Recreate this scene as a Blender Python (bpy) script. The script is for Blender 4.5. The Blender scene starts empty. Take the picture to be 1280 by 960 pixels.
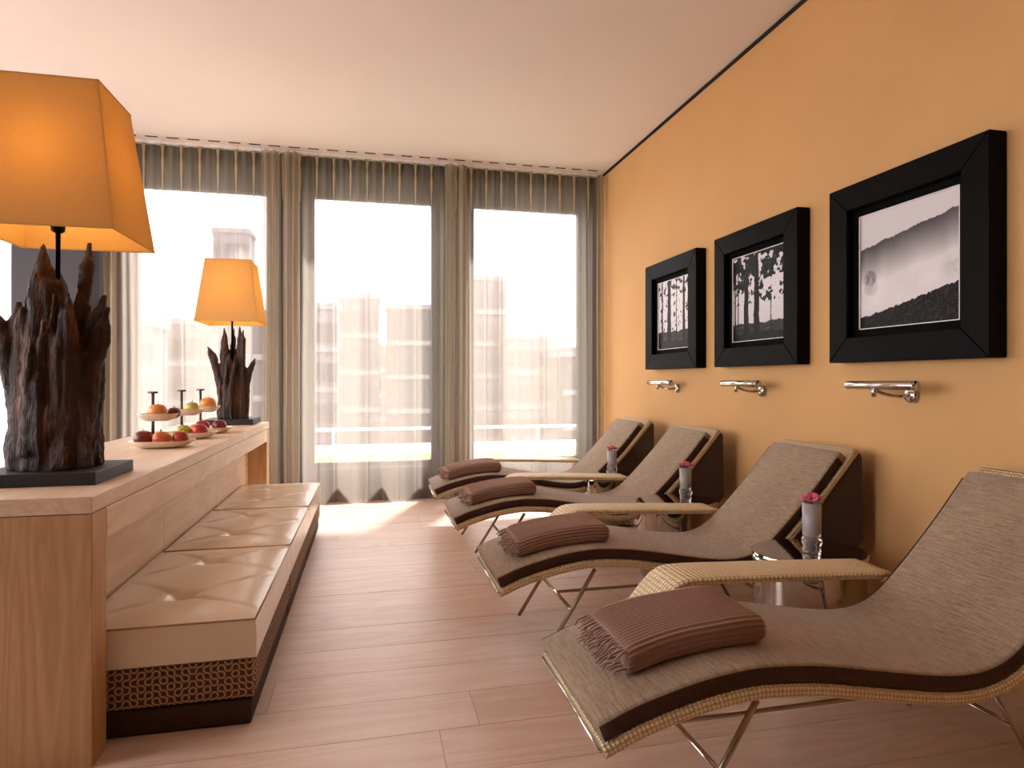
import bpy, bmesh, math, random
from mathutils import Vector, Matrix, noise
PI = math.pi
random.seed(7)
scene = bpy.context.scene
COL = scene.collection

# ------------------------------------------------------------------ camera, world, light, exposure
cam_d = bpy.data.cameras.new('camera')
cam = bpy.data.objects.new('camera', cam_d); COL.objects.link(cam)
cam.location = (0, 0, 1.15)
cam.rotation_euler = (PI/2, 0, -math.atan(178/785))
cam_d.sensor_width = 36; cam_d.lens = 785/1280*36; cam_d.shift_y = -6/1280
cam_d.clip_start = .02; cam_d.clip_end = 600
scene.camera = cam

world = bpy.data.worlds.new('overcast_sky'); scene.world = world; world.use_nodes = True
bg = world.node_tree.nodes['Background']
bg.inputs[0].default_value = (1.0, .98, .98, 1); bg.inputs[1].default_value = 3.3

sun_d = bpy.data.lights.new('sun', 'SUN'); sun_d.energy = 13; sun_d.angle = math.radians(4); sun_d.color = (1, .965, .92)
sun = bpy.data.objects.new('sun', sun_d); COL.objects.link(sun)
sun.rotation_euler = Vector((-.45, -1.0, -2.0)).to_track_quat('-Z', 'Y').to_euler()

scene.view_settings.view_transform = 'Standard'; scene.view_settings.look = 'None'
scene.view_settings.gamma = 1; scene.view_settings.use_curve_mapping = False
scene.view_settings.exposure = 1.38
cy = scene.cycles
cy.use_denoising = True; cy.max_bounces = 10; cy.diffuse_bounces = 6; cy.glossy_bounces = 4
cy.transmission_bounces = 6; cy.transparent_max_bounces = 16; cy.sample_clamp_indirect = 8
cy.caustics_reflective = False; cy.caustics_refractive = False

def portal(name, loc, rot, sx, sy):
    d = bpy.data.lights.new(name, 'AREA'); d.shape = 'RECTANGLE'; d.size = sx; d.size_y = sy; d.cycles.is_portal = True
    o = bpy.data.objects.new(name, d); COL.objects.link(o); o.location = loc; o.rotation_euler = rot

# ------------------------------------------------------------------ room numbers
XW, XL, YB, YW, ZC = 2.31, -4.1, -1.7, 6.12, 3.22        # right wall, left wall, back wall, window wall, ceiling
SILL, HEAD = .31, 2.915
WINS = [(-3.95, -2.75), (-2.06, -.88), (-.557, .643), (.965, 2.155)]
LWIN = (.7, 5.75)                                          # window in the left wall (out of frame)

portal('window_portal', ((WINS[1][0]+WINS[3][1])/2, YW+.16, (SILL+HEAD)/2), (-PI/2, 0, 0), WINS[3][1]-WINS[1][0], HEAD-SILL)
portal('window_portal', (sum(WINS[0])/2, YW+.16, (SILL+HEAD)/2), (-PI/2, 0, 0), WINS[0][1]-WINS[0][0], HEAD-SILL)
portal('window_portal', (XL-.16, sum(LWIN)/2, (SILL+HEAD)/2), (0, -PI/2, 0), HEAD-SILL, LWIN[1]-LWIN[0])

# ------------------------------------------------------------------ materials
def srgb(r, g, b):
    f = lambda c: (c/255/12.92) if c/255 <= .04045 else ((c/255+.055)/1.055)**2.4
    return (f(r), f(g), f(b), 1)

class NT:
    def __init__(s, name):
        s.m = bpy.data.materials.new(name); s.m.use_nodes = True
        s.t = s.m.node_tree; s.b = s.t.nodes['Principled BSDF']; s.out = s.t.nodes['Material Output']
    def n(s, kind, **kw):
        nd = s.t.nodes.new('ShaderNode'+kind)
        for k, v in kw.items():
            if k in nd.bl_rna.properties: setattr(nd, k, v)
        return nd
    def l(s, a, b): s.t.links.new(a, b)
    def math(s, op, a, b=None):
        nd = s.n('Math', operation=op)
        for i, v in enumerate((a, b)):
            if v is None: continue
            if isinstance(v, (int, float)): nd.inputs[i].default_value = v
            else: s.l(v, nd.inputs[i])
        return nd.outputs[0]
    def coords(s, which='Object', scale=(1, 1, 1), rot=(0, 0, 0)):
        tc = s.n('TexCoord'); mp = s.n('Mapping'); mp.inputs['Scale'].default_value = scale; mp.inputs['Rotation'].default_value = rot
        s.l(tc.outputs[which], mp.inputs[0]); return mp.outputs[0]
    def noise(s, vec, scale, detail=4, rough=.6, dist=0):
        nd = s.n('TexNoise'); nd.inputs['Scale'].default_value = scale; nd.inputs['Detail'].default_value = detail
        nd.inputs['Roughness'].default_value = rough; nd.inputs['Distortion'].default_value = dist
        s.l(vec, nd.inputs['Vector']); return nd.outputs[0]
    def ramp(s, fac, stops):
        nd = s.n('ValToRGB'); cr = nd.color_ramp
        while len(cr.elements) < len(stops): cr.elements.new(.5)
        for e, (p, c) in zip(cr.elements, stops): e.position = p; e.color = c
        s.l(fac, nd.inputs[0]); return nd.outputs[0]
    def mix(s, fac, a, b, mode='MIX'):
        nd = s.n('Mix', data_type='RGBA', blend_type=mode)
        for i, v in ((0, fac), (6, a), (7, b)):
            if isinstance(v, (int, float)): nd.inputs[i].default_value = v
            elif isinstance(v, tuple): nd.inputs[i].default_value = v
            else: s.l(v, nd.inputs[i])
        return nd.outputs[2]
    def bump(s, h, strength=.3, dist=.01):
        nd = s.n('Bump'); nd.inputs['Strength'].default_value = strength; nd.inputs['Distance'].default_value = dist
        s.l(h, nd.inputs['Height']); s.l(nd.outputs[0], s.b.inputs['Normal']); return nd
    def base(s, c):
        if isinstance(c, tuple): s.b.inputs['Base Color'].default_value = c
        else: s.l(c, s.b.inputs['Base Color'])
    def set(s, **kw):
        for k, v in kw.items(): s.b.inputs[k.replace('_', ' ')].default_value = v
        return s

def simple(name, col, rough=.6, metal=0, nscale=30, var=.12, bump=.05, spec=.5):
    t = NT(name); v = t.coords(); n = t.noise(v, nscale)
    dark = tuple(c*(1-var) for c in col[:3])+(1,); lite = tuple(min(1, c*(1+var)) for c in col[:3])+(1,)
    t.base(t.ramp(n, [(.3, dark), (.7, lite)])); t.set(Roughness=rough, Metallic=metal)
    t.b.inputs['Specular IOR Level'].default_value = spec
    if bump: t.bump(n, bump, .005)
    return t.m

def plaster(name, col, var=.04):
    t = NT(name); v = t.coords(); n = t.noise(v, 1.3, 3); f = t.noise(v, 160, 2)
    a = tuple(c*(1-var) for c in col[:3])+(1,); b = tuple(min(1, c*(1+var)) for c in col[:3])+(1,)
    t.base(t.ramp(n, [(.3, a), (.7, b)])); t.set(Roughness=.75); t.bump(f, .06, .002); return t.m

def wood(name, c1, c2, scale=(1, 1, 1), rough=.45, rnd=.12, ring=5):
    """grain runs along the axis whose scale is small"""
    t = NT(name); v = t.coords('Object', scale)
    oi = t.n('ObjectInfo'); add = t.n('VectorMath', operation='ADD'); t.l(v, add.inputs[0])
    cx = t.n('CombineXYZ'); r10 = t.math('MULTIPLY', oi.outputs['Random'], 37.0)
    for k in range(3): t.l(r10, cx.inputs[k])
    t.l(cx.outputs[0], add.inputs[1]); v = add.outputs[0]
    big = t.noise(v, ring, 2, .5, .8); fine = t.noise(v, 55, 5, .65)
    rings = t.math('FRACT', t.math('MULTIPLY', big, 7.0)); rings = t.math('PINGPONG', rings, .5)
    g = t.math('ADD', t.math('MULTIPLY', rings, .75), t.math('MULTIPLY', fine, .55))
    c = t.ramp(g, [(.2, c1), (.75, c2)])
    hv = t.n('HueSaturation'); t.l(c, hv.inputs['Color'])
    t.l(t.math('ADD', t.math('MULTIPLY', oi.outputs['Random'], rnd*2), 1-rnd), hv.inputs['Value'])
    t.base(hv.outputs[0]); t.set(Roughness=rough); t.bump(fine, .08, .002); return t.m

M = {}
M['wall'] = plaster('ochre_wall_paint', srgb(212, 164, 106))
M['ceiling'] = plaster('white_ceiling_paint', srgb(236, 226, 220), .015)
M['pale'] = plaster('brown_wall_paint', srgb(84, 62, 46))
M['pier'] = plaster('dark_taupe_pier', srgb(52, 45, 40))
M['column'] = plaster('charcoal_column', srgb(64, 62, 66))
M['shadowgap'] = simple('dark_shadow_gap', srgb(26, 20, 16), .9)
M['slot'] = simple('black_slot', srgb(22, 18, 16), .8)
M['white'] = simple('white_enamel', srgb(235, 230, 224), .4, bump=0)
M['plank'] = wood('pale_oak_plank', srgb(222, 194, 176), srgb(238, 216, 201), (.35, 3.0, 3.0), .36, .06, 2.0)
M['subfloor'] = simple('dark_subfloor', srgb(95, 66, 48), .8)
M['oak_v'] = wood('oak_vertical_grain', srgb(176, 136, 92), srgb(200, 160, 116), (2.4, 2.4, .25), .5, .02, 3)
M['oak_h'] = wood('oak_long_grain', srgb(212, 184, 156), srgb(230, 206, 182), (2.4, .25, 2.4), .45, .02, 3)
M['leather'] = None
t = NT('cream_leather'); v = t.coords(); n = t.noise(v, 2.5, 3); f = t.n('TexVoronoi'); f.inputs['Scale'].default_value = 420; t.l(v, f.inputs[0])
t.base(t.ramp(n, [(.3, srgb(222, 206, 184)), (.7, srgb(232, 218, 198))])); t.set(Roughness=.24); t.bump(f.outputs[0], .05, .001); M['leather'] = t.m
M['piping'] = simple('leather_piping', srgb(170, 140, 108), .4)
M['velvet'] = simple('dark_brown_velvet', srgb(58, 38, 28), .9, nscale=60)
# truchet maze fabric
t = NT('maze_pattern_fabric'); uv = t.coords('UV', (46, 46, 46))
fl = t.n('VectorMath', operation='FLOOR'); t.l(uv, fl.inputs[0]); fr = t.n('VectorMath', operation='FRACTION'); t.l(uv, fr.inputs[0])
wn = t.n('TexWhiteNoise', noise_dimensions='2D'); t.l(fl.outputs[0], wn.inputs['Vector'])
flip = t.math('GREATER_THAN', wn.outputs['Value'], .5)
sx = t.n('SeparateXYZ'); t.l(fr.outputs[0], sx.inputs[0])
x, y = sx.outputs[0], sx.outputs[1]
xf = t.math('ABSOLUTE', t.math('SUBTRACT', x, flip))
d1 = t.math('SQRT', t.math('ADD', t.math('MULTIPLY', xf, xf), t.math('MULTIPLY', y, y)))
x1, y1 = t.math('SUBTRACT', 1.0, xf), t.math('SUBTRACT', 1.0, y)
d2 = t.math('SQRT', t.math('ADD', t.math('MULTIPLY', x1, x1), t.math('MULTIPLY', y1, y1)))
dd = t.math('MINIMUM', t.math('ABSOLUTE', t.math('SUBTRACT', d1, .5)), t.math('ABSOLUTE', t.math('SUBTRACT', d2, .5)))
t.base(t.ramp(dd, [(.08, srgb(176, 140, 106)), (.2, srgb(66, 42, 30))])); t.set(Roughness=.85); t.bump(t.math('SUBTRACT', .5, dd), .25, .004); M['maze'] = t.m
# woven upholstery
def weave(name, c1, c2, scale, rough=.9, sheen=.3, bump=.25):
    t = NT(name); v = t.coords('UV'); a = t.noise(t.coords('UV', (scale*.1, scale, 1)), 1, 3, .7); b = t.noise(t.coords('UV', (scale, scale*.3, 1)), 1, 3, .7)
    g = t.math('ADD', t.math('MULTIPLY', a, .7), t.math('MULTIPLY', b, .3)); big = t.noise(v, 5, 3)
    t.base(t.mix(.25, t.ramp(g, [(.38, c1), (.62, c2)]), t.ramp(big, [(.3, c1), (.7, c2)])))
    t.set(Roughness=rough); t.b.inputs['Sheen Weight'].default_value = sheen; t.bump(g, bump, .003); return t.m
M['taupe'] = weave('taupe_woven_upholstery', srgb(122, 100, 78), srgb(176, 154, 128), 150)
M['boxing'] = weave('dark_brown_boxing', srgb(52, 30, 20), srgb(74, 46, 32), 260, sheen=0)
M['backcover'] = weave('dark_taupe_back_cover', srgb(66, 50, 40), srgb(84, 66, 52), 200, sheen=.1)
# rattan: basket weave from UV in metres
def rattan(name, c1, c2, k=88):
    t = NT(name); uv = t.coords('UV', (k, k, 1)); sx = t.n('SeparateXYZ'); t.l(uv, sx.inputs[0])
    sa = t.math('SINE', t.math('MULTIPLY', sx.outputs[0], PI)); sb = t.math('SINE', t.math('MULTIPLY', sx.outputs[1], PI))
    h = t.math('MULTIPLY', sa, sb); h = t.math('ABSOLUTE', h)
    n = t.noise(uv, .7, 3)
    t.base(t.mix(t.math('MULTIPLY', n, .5), t.ramp(h, [(.05, c1), (.6, c2)]), c2)); t.set(Roughness=.5); t.bump(h, .8, .006); return t.m
M['rattan'] = rattan('pale_rattan_weave', srgb(180, 142, 90), srgb(246, 226, 186))
M['rattan_arm'] = rattan('pale_rattan_arm_weave', srgb(186, 150, 98), srgb(248, 230, 192), 60)
M['chrome'] = simple('chrome', srgb(205, 200, 196), .12, 1, bump=0, var=.02)
M['mirror'] = simple('polished_chrome', srgb(190, 182, 174), .05, 1, bump=0, var=.02)
M['steel'] = simple('brushed_steel_tube', srgb(170, 156, 140), .3, 1, bump=0, var=.04)
M['black'] = simple('black_lacquer', srgb(9, 7, 7), .45, nscale=80, bump=.02, spec=.06)
M['blackmat'] = simple('black_mat_board', srgb(9, 8, 8), .7, bump=0, spec=.05)
M['slate'] = simple('black_slate_base', srgb(34, 33, 35), .55, nscale=90)
# driftwood
t = NT('driftwood'); v = t.coords('Object', (9, 9, 1.3)); n = t.noise(v, 2.2, 6, .65, .6); n2 = t.noise(t.coords('Object', (30, 30, 3)), 1.5, 5, .7)
g = t.math('ADD', t.math('MULTIPLY', n, .6), t.math('MULTIPLY', n2, .4))
t.base(t.ramp(g, [(.38, srgb(22, 13, 9)), (.54, srgb(66, 37, 20)), (.70, srgb(146, 92, 50))])); t.set(Roughness=.7); t.bump(g, 1.0, .045); M['driftwood'] = t.m
# lamp shade: cloth that lets light through
t = NT('amber_shade_cloth'); t.t.nodes.remove(t.b); uv = t.coords('Object', (60, 60, 200)); n = t.noise(uv, 2, 3)
c = t.ramp(n, [(.3, srgb(228, 190, 118)), (.7, srgb(236, 200, 130))])
d = t.n('BsdfDiffuse'); tr = t.n('BsdfTranslucent'); mx = t.n('MixShader'); mx.inputs[0].default_value = .38
t.l(c, d.inputs[0]); t.l(c, tr.inputs[0]); t.l(d.outputs[0], mx.inputs[1]); t.l(tr.outputs[0], mx.inputs[2]); t.l(mx.outputs[0], t.out.inputs[0]); M['shade'] = t.m
def bulb_mat():
    t = NT('warm_bulb_glass'); t.base(srgb(255, 220, 170)); t.b.inputs['Emission Color'].default_value = (1, .70, .38, 1); t.b.inputs['Emission Strength'].default_value = 5; return t.m
M['bulb'] = bulb_mat()
# sheer curtain: thin net, part open, part cloth
def sheer(name, col, open_):
    t = NT(name); t.t.nodes.remove(t.b)
    n = t.noise(t.coords('UV', (90, 6, 1)), 1, 2)
    d = t.n('BsdfDiffuse'); tl = t.n('BsdfTranslucent'); tp = t.n('BsdfTransparent'); m1 = t.n('MixShader'); m2 = t.n('MixShader')
    d.inputs[0].default_value = col; tl.inputs[0].default_value = col; m1.inputs[0].default_value = .5
    t.l(d.outputs[0], m1.inputs[1]); t.l(tl.outputs[0], m1.inputs[2])
    lw = t.n('LayerWeight'); lw.inputs[0].default_value = .35          # a net seen edge-on is denser
    f = t.math('SUBTRACT', t.math('ADD', 1-open_-.06, t.math('MULTIPLY', n, .12)), t.math('MULTIPLY', lw.outputs['Facing'], -.30))
    cl = t.n('Clamp'); t.l(f, cl.inputs[0]); t.l(cl.outputs[0], m2.inputs[0]); t.l(tp.outputs[0], m2.inputs[1]); t.l(m1.outputs[0], m2.inputs[2]); t.l(m2.outputs[0], t.out.inputs[0]); return t.m
M['sheer'] = sheer('sheer_voile', srgb(150, 140, 130), .35)
M['gather'] = sheer('sheer_voile_gathered', srgb(186, 170, 148), .38)
M['hem'] = sheer('sheer_voile_doubled', srgb(214, 200, 172), .12)
t = NT('window_glass'); t.t.nodes.remove(t.b); gl = t.n('BsdfGlossy'); gl.inputs['Roughness'].default_value = .02; tp = t.n('BsdfTransparent'); tp.inputs[0].default_value = (.95, .945, .955, 1)
mx = t.n('MixShader'); mx.inputs[0].default_value = .04; t.l(tp.outputs[0], mx.inputs[1]); t.l(gl.outputs[0], mx.inputs[2]); t.l(mx.outputs[0], t.out.inputs[0]); M['glass'] = t.m
M['winframe'] = simple('dark_bronze_frame', srgb(70, 62, 56), .5, bump=0)
M['porcelain'] = simple('cream_porcelain', srgb(232, 216, 198), .2, bump=0, var=.02)
M['post'] = simple('dark_metal_post', srgb(92, 80, 72), .35, .6, bump=0)
t = NT('frosted_glass'); t.base(srgb(236, 228, 232)); t.set(Roughness=.25); t.b.inputs['Transmission Weight'].default_value = .55; M['frost'] = t.m
t = NT('clear_crystal'); t.base((.96, .96, .97, 1)); t.set(Roughness=.02); t.b.inputs['Transmission Weight'].default_value = .85; M['crystal'] = t.m
M['pink'] = simple('pink_petal', srgb(226, 120, 150), .6, nscale=70, var=.25)
def fruit_mat(name, a, b):
    t = NT(name); v = t.coords('Object', (14, 14, 5)); n = t.noise(v, 1.4, 4); t.base(t.ramp(n, [(.35, a), (.65, b)])); t.set(Roughness=.35); return t.m
M['fr_orange'] = fruit_mat('orange_apple_skin', srgb(214, 110, 44), srgb(224, 152, 70))
M['fr_red'] = fruit_mat('red_apple_skin', srgb(140, 28, 24), srgb(184, 58, 40))
M['fr_dark'] = fruit_mat('dark_red_apple_skin', srgb(90, 20, 20), srgb(130, 36, 28))
M['fr_green'] = fruit_mat('green_apple_skin', srgb(172, 164, 60), srgb(206, 190, 98))
M['fr_yellow'] = fruit_mat('blushed_apple_skin', srgb(206, 150, 58), srgb(196, 74, 40))
M['stem'] = simple('fruit_stem', srgb(70, 48, 28), .8)
t = NT('ribbed_brown_throw'); uv = t.coords('UV', (1, 1, 1)); n = t.noise(t.coords('UV', (300, 300, 1)), 1, 3)
t.base(t.ramp(n, [(.3, srgb(116, 86, 72)), (.7, srgb(162, 130, 112))])); t.set(Roughness=.85); t.b.inputs['Sheen Weight'].default_value = 1.0; t.b.inputs['Sheen Tint'].default_value = srgb(255, 214, 200); t.bump(n, .3, .003); M['throw'] = t.m
M['concrete'] = simple('pale_terrace_paving', srgb(186, 182, 178), .8, nscale=4)
M['grass'] = simple('terrace_lawn', srgb(104, 132, 60), .9, nscale=20, var=.3)
M['coping'] = simple('white_coping', srgb(228, 224, 220), .7)
M['bld1'] = plaster('grey_facade', srgb(92, 86, 90)); M['bld2'] = plaster('mauve_facade', srgb(108, 100, 104)); M['bld3'] = plaster('dark_facade', srgb(70, 65, 70))
M['bldglass'] = simple('facade_glazing', srgb(48, 46, 52), .3, bump=0)
M['band'] = simple('facade_slab_edge', srgb(128, 122, 124), .8)

# ------------------------------------------------------------------ mesh helpers
def obj(name, bm, mat, parent=None, smooth=False, loc=(0, 0, 0), rot=(0, 0, 0)):
    me = bpy.data.meshes.new(name); bm.normal_update(); bm.to_mesh(me); bm.free()
    if smooth:
        for p in me.polygons: p.use_smooth = True
    me.materials.append(M[mat] if isinstance(mat, str) else mat)
    o = bpy.data.objects.new(name, me); COL.objects.link(o); o.location = loc; o.rotation_euler = rot
    if parent: o.parent = parent
    return o
def inst(name, src, parent=None, loc=(0, 0, 0), rot=(0, 0, 0), mat=None):
    o = bpy.data.objects.new(name, src.data); COL.objects.link(o); o.location = loc; o.rotation_euler = rot; o.parent = parent; return o
def tag(o, label=None, cat=None, group=None, kind=None):
    for k, v in (('label', label), ('category', cat), ('group', group), ('kind', kind)):
        if v: o[k] = v
    return o
def thing(name, label, cat, loc=(0, 0, 0), rz=0, group=None, kind=None):
    o = bpy.data.objects.new(name, None); COL.objects.link(o); o.location = loc; o.rotation_euler = (0, 0, rz); o.empty_display_size = .1
    return tag(o, label, cat, group, kind)
def copy_tree(o, parent=None):
    c = o.copy(); COL.objects.link(c); c.parent = parent
    for ch in [x for x in o.children]: copy_tree(ch, c)
    return c
def box(bm, x0, x1, y0, y1, z0, z1, bev=0, seg=2):
    r = bmesh.ops.create_cube(bm, size=1)
    for v in r['verts']: v.co = Vector(((x0+x1)/2+v.co.x*(x1-x0), (y0+y1)/2+v.co.y*(y1-y0), (z0+z1)/2+v.co.z*(z1-z0)))
    if bev:
        es = list({e for v in r['verts'] for e in v.link_edges})
        bmesh.ops.bevel(bm, geom=es, offset=bev, segments=seg, affect='EDGES', profile=.5)
    return bm
def bx(*a, **k): return box(bmesh.new(), *a, **k)
def uvbox(bm):
    uv = bm.loops.layers.uv.verify(); bm.normal_update()
    for f in bm.faces:
        n = f.normal; ax = max(range(3), key=lambda i: abs(n[i]))
        for lp in f.loops:
            c = lp.vert.co; lp[uv].uv = ((c.y, c.z) if ax == 0 else (c.x, c.z) if ax == 1 else (c.x, c.y))
    return bm
def sweep(bm, secs, caps=True, closed=True):
    """secs: list of rings (equal count). UV in metres: u round the ring, v along."""
    uv = bm.loops.layers.uv.verify(); rings = [[bm.verts.new(p) for p in s] for s in secs]; n = len(secs[0])
    us = [0]
    for i in range(n): us.append(us[-1]+(secs[0][(i+1) % n]-secs[0][i]).length)
    vs = [0]
    for a, b in zip(secs, secs[1:]): vs.append(vs[-1]+(sum(b, Vector())-sum(a, Vector())).length/n)
    for j in range(len(secs)-1):
        for i in range(n if closed else n-1):
            k = (i+1) % n
            f = bm.faces.new((rings[j][i], rings[j][k], rings[j+1][k], rings[j+1][i]))
            for lp, (uu, vv) in zip(f.loops, ((us[i], vs[j]), (us[i+1], vs[j]), (us[i+1], vs[j+1]), (us[i], vs[j+1]))): lp[uv].uv = (uu, vv)
    if caps and closed:
        for r, c in ((rings[0], 1), (rings[-1], 0)):
            f = bm.faces.new(r[::-1] if c else r)
            for lp in f.loops: lp[uv].uv = (lp.vert.co.y, lp.vert.co.z)
    return bm
def fix(bm): bmesh.ops.recalc_face_normals(bm, faces=bm.faces[:]); return bm
def rrect(w, h, r, n=3):
    pts = []
    for cx, cy, a0 in ((w/2-r, h/2-r, 0), (-w/2+r, h/2-r, PI/2), (-w/2+r, -h/2+r, PI), (w/2-r, -h/2+r, 1.5*PI)):
        for k in range(n+1): a = a0+PI/2*k/n; pts.append((cx+r*math.cos(a), cy+r*math.sin(a)))
    return pts
def catmull(P, step=None, n=None):
    P = [Vector(p) for p in P]; P = [2*P[0]-P[1]]+P+[2*P[-1]-P[-2]]; out = []
    for i in range(1, len(P)-2):
        for k in range(12):
            t = k/12; a, b, c, d = P[i-1:i+3]
            out.append(.5*((2*b)+(c-a)*t+(2*a-5*b+4*c-d)*t*t+(3*b-a-3*c+d)*t**3))
    out.append(P[-2].copy())
    L = [0]
    for a, b in zip(out, out[1:]): L.append(L[-1]+(b-a).length)
    n = n or max(2, int(L[-1]/step)); res = []; j = 0
    for k in range(n+1):
        s = L[-1]*k/n
        while j < len(L)-2 and L[j+1] < s: j += 1
        d = L[j+1]-L[j]; res.append(out[j].lerp(out[j+1], (s-L[j])/d if d > 1e-9 else 0))
    return res
def normals2d(path):
    N = []
    for i in range(len(path)):
        a = path[max(0, i-1)]; b = path[min(len(path)-1, i+1)]; t = (b-a).normalized(); N.append(Vector((-t.y, t.x)))
    return N
def offset2d(path, d): return [p+n*d for p, n in zip(path, normals2d(path))]
def ribbon(path, width, thick, y=0, r=.01, nc=3, wfun=None, tfun=None):
    """a band whose centre line is path (x,z), width along Y, thickness along the normal"""
    secs = []; N = normals2d(path)
    for i, (p, nn) in enumerate(zip(path, N)):
        w = width*(wfun(i/(len(path)-1)) if wfun else 1); h = thick*(tfun(i/(len(path)-1)) if tfun else 1)
        secs.append([Vector((p.x+nn.x*b, y+a, p.y+nn.y*b)) for a, b in rrect(w, h, min(r, w/2.01, h/2.01), nc)])
    return fix(sweep(bmesh.new(), secs))
def tube(bm, pts, r, n=8, rf=None):
    pts = [Vector(p) for p in pts]; secs = []; up = Vector((0, 0, 1))
    for i, p in enumerate(pts):
        t = (pts[min(i+1, len(pts)-1)]-pts[max(i-1, 0)]).normalized()
        a = t.cross(up if abs(t.z) < .95 else Vector((1, 0, 0))).normalized(); b = t.cross(a)
        rr = r*(rf(i/(len(pts)-1)) if rf else 1)
        secs.append([p+(a*math.cos(2*PI*k/n)+b*math.sin(2*PI*k/n))*rr for k in range(n)])
    return fix(sweep(bm, secs))
def tb(pts, r, n=8, rf=None): return tube(bmesh.new(), pts, r, n, rf)
def lathe(bm, prof, n=24, sx=1, sy=1):
    secs = [[Vector((r*sx*math.cos(2*PI*k/n), r*sy*math.sin(2*PI*k/n), z)) for k in range(n)] for r, z in prof]
    return fix(sweep(bm, secs))
def prism_y(poly, y0, y1, bev=0):
    bm = bmesh.new(); a = [bm.verts.new((x, y0, z)) for x, z in poly]; b = [bm.verts.new((x, y1, z)) for x, z in poly]
    bm.faces.new(a); bm.faces.new(b[::-1])
    for i in range(len(a)): k = (i+1) % len(a); bm.faces.new((a[i], b[i], b[k], a[k]))
    fix(bm)
    if bev: bmesh.ops.bevel(bm, geom=bm.edges[:], offset=bev, segments=2, affect='EDGES')
    return bm

# ------------------------------------------------------------------ the setting
def struct(name, bm, mat, parent=None): o = obj(name, bm, mat, parent); (parent is None) and tag(o, kind='structure'); return o
floor = struct('floor', bx(XL, XW, YB, YW+.02, -.12, -.016), 'subfloor')
PW = .235; row = 0; y = YB
while y < YW-.005:
    y1 = min(y+PW, YW); x = XL; first = True
    while x < XW-.01:
        ln = (random.uniform(.5, 2.0) if first else random.uniform(1.7, 2.3)); first = False
        x1 = min(x+ln, XW)
        if XW-x1 < .25: x1 = XW
        w2, d2 = (x1-x)/2, (y1-y)/2
        obj('plank', box(bmesh.new(), -w2+.0008, w2-.0008, -d2+.0012, d2-.0012, -.015, random.uniform(-.0006, 0)), 'plank', floor, loc=(x+w2, y+d2, 0)); x = x1
    y = y1; row += 1
struct('ceiling', bx(XL, XW, YB, YW+.2, ZC, ZC+.15), 'ceiling')
struct('wall_right', bx(XW, XW+.15, YB, YW+.2, -.1, ZC+.15), 'wall')
struct('wall_back', bx(XL, XW, YB-.15, YB, -.1, ZC+.15), 'pale')
struct('trim_1', bx(XW-.012, XW-.0005, YB+.01, YW-.01, ZC-.022, ZC-.0005), 'shadowgap')
def wall_bm(spans, u0, u1, mk):
    bm = bmesh.new(); mk(bm, u0, u1, -.1, SILL); mk(bm, u0, u1, HEAD, ZC); e = u0
    for a, b in spans:
        if a-e > .005: mk(bm, e, a, SILL, HEAD)
        e = b
    if u1-e > .005: mk(bm, e, u1, SILL, HEAD)
    return bm
struct('wall_window', wall_bm(WINS, XL, XW, lambda bm, a, b, z0, z1: box(bm, a, b, YW, YW+.2, z0, z1)), 'pier')
struct('wall_left', wall_bm([LWIN], YB, YW+.2, lambda bm, a, b, z0, z1: box(bm, XL-.15, XL, a, b, z0, z1)), 'pale')
struct('trim_2', bx(-2.76, -2.23, YW-.42, YW-.002, 0.001, ZC-.001, bev=.01), 'column')      # charcoal column by the window wall
for i, (a, b) in enumerate(WINS):
    w = thing('window_%d' % (i+1), None, None, (0, 0, 0), kind='structure')
    fb = bmesh.new(); t_ = .05
    box(fb, a+.002, a+t_, YW+.06, YW+.14, SILL+.002, HEAD-.002); box(fb, b-t_, b-.002, YW+.06, YW+.14, SILL+.002, HEAD-.002)
    box(fb, a+t_, b-t_, YW+.06, YW+.14, SILL+.002, SILL+t_); box(fb, a+t_, b-t_, YW+.06, YW+.14, HEAD-t_, HEAD-.002)
    obj('window_frame', fb, 'winframe', w); obj('pane', bx(a+t_, b-t_, YW+.095, YW+.105, SILL+t_, HEAD-t_), 'glass', w)
w = thing('window_5', None, None, kind='structure'); a, b = LWIN; fb = bmesh.new()
for k in range(4):
    yy = a+(b-a-.06)*k/3; box(fb, XL-.12, XL-.05, yy+.002, yy+.058, SILL+.002, HEAD-.002)
box(fb, XL-.12, XL-.05, a+.06, b-.06, SILL+.002, SILL+.05); box(fb, XL-.12, XL-.05, a+.06, b-.06, HEAD-.05, HEAD-.002); obj('window_frame', fb, 'winframe', w)
for k in range(3):
    y0 = a+(b-a-.06)*k/3+.06; obj('pane', bx(XL-.09, XL-.08, y0, y0+(b-a-.06)/3-.06, SILL+.05, HEAD-.05), 'glass', w)

# slot diffuser in the ceiling
sd = thing('slot_diffuser', 'row of short dark air slots in the white ceiling along the curtains', 'air vent', (0, 5.885, ZC))
obj('face_strip', bx(-2.9, XW-.02, -.02, .02, -.004, -.0005), 'ceiling', sd)
s0 = None; x = -2.85
while x < XW-.12:
    if s0 is None: s0 = obj('slot', bx(-.048, .048, -.011, .011, -.0065, -.0035), 'slot', sd, loc=(x+.05, 0, 0))
    else: inst('slot', s0, sd, (x+.05, 0, 0))
    x += .165

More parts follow.
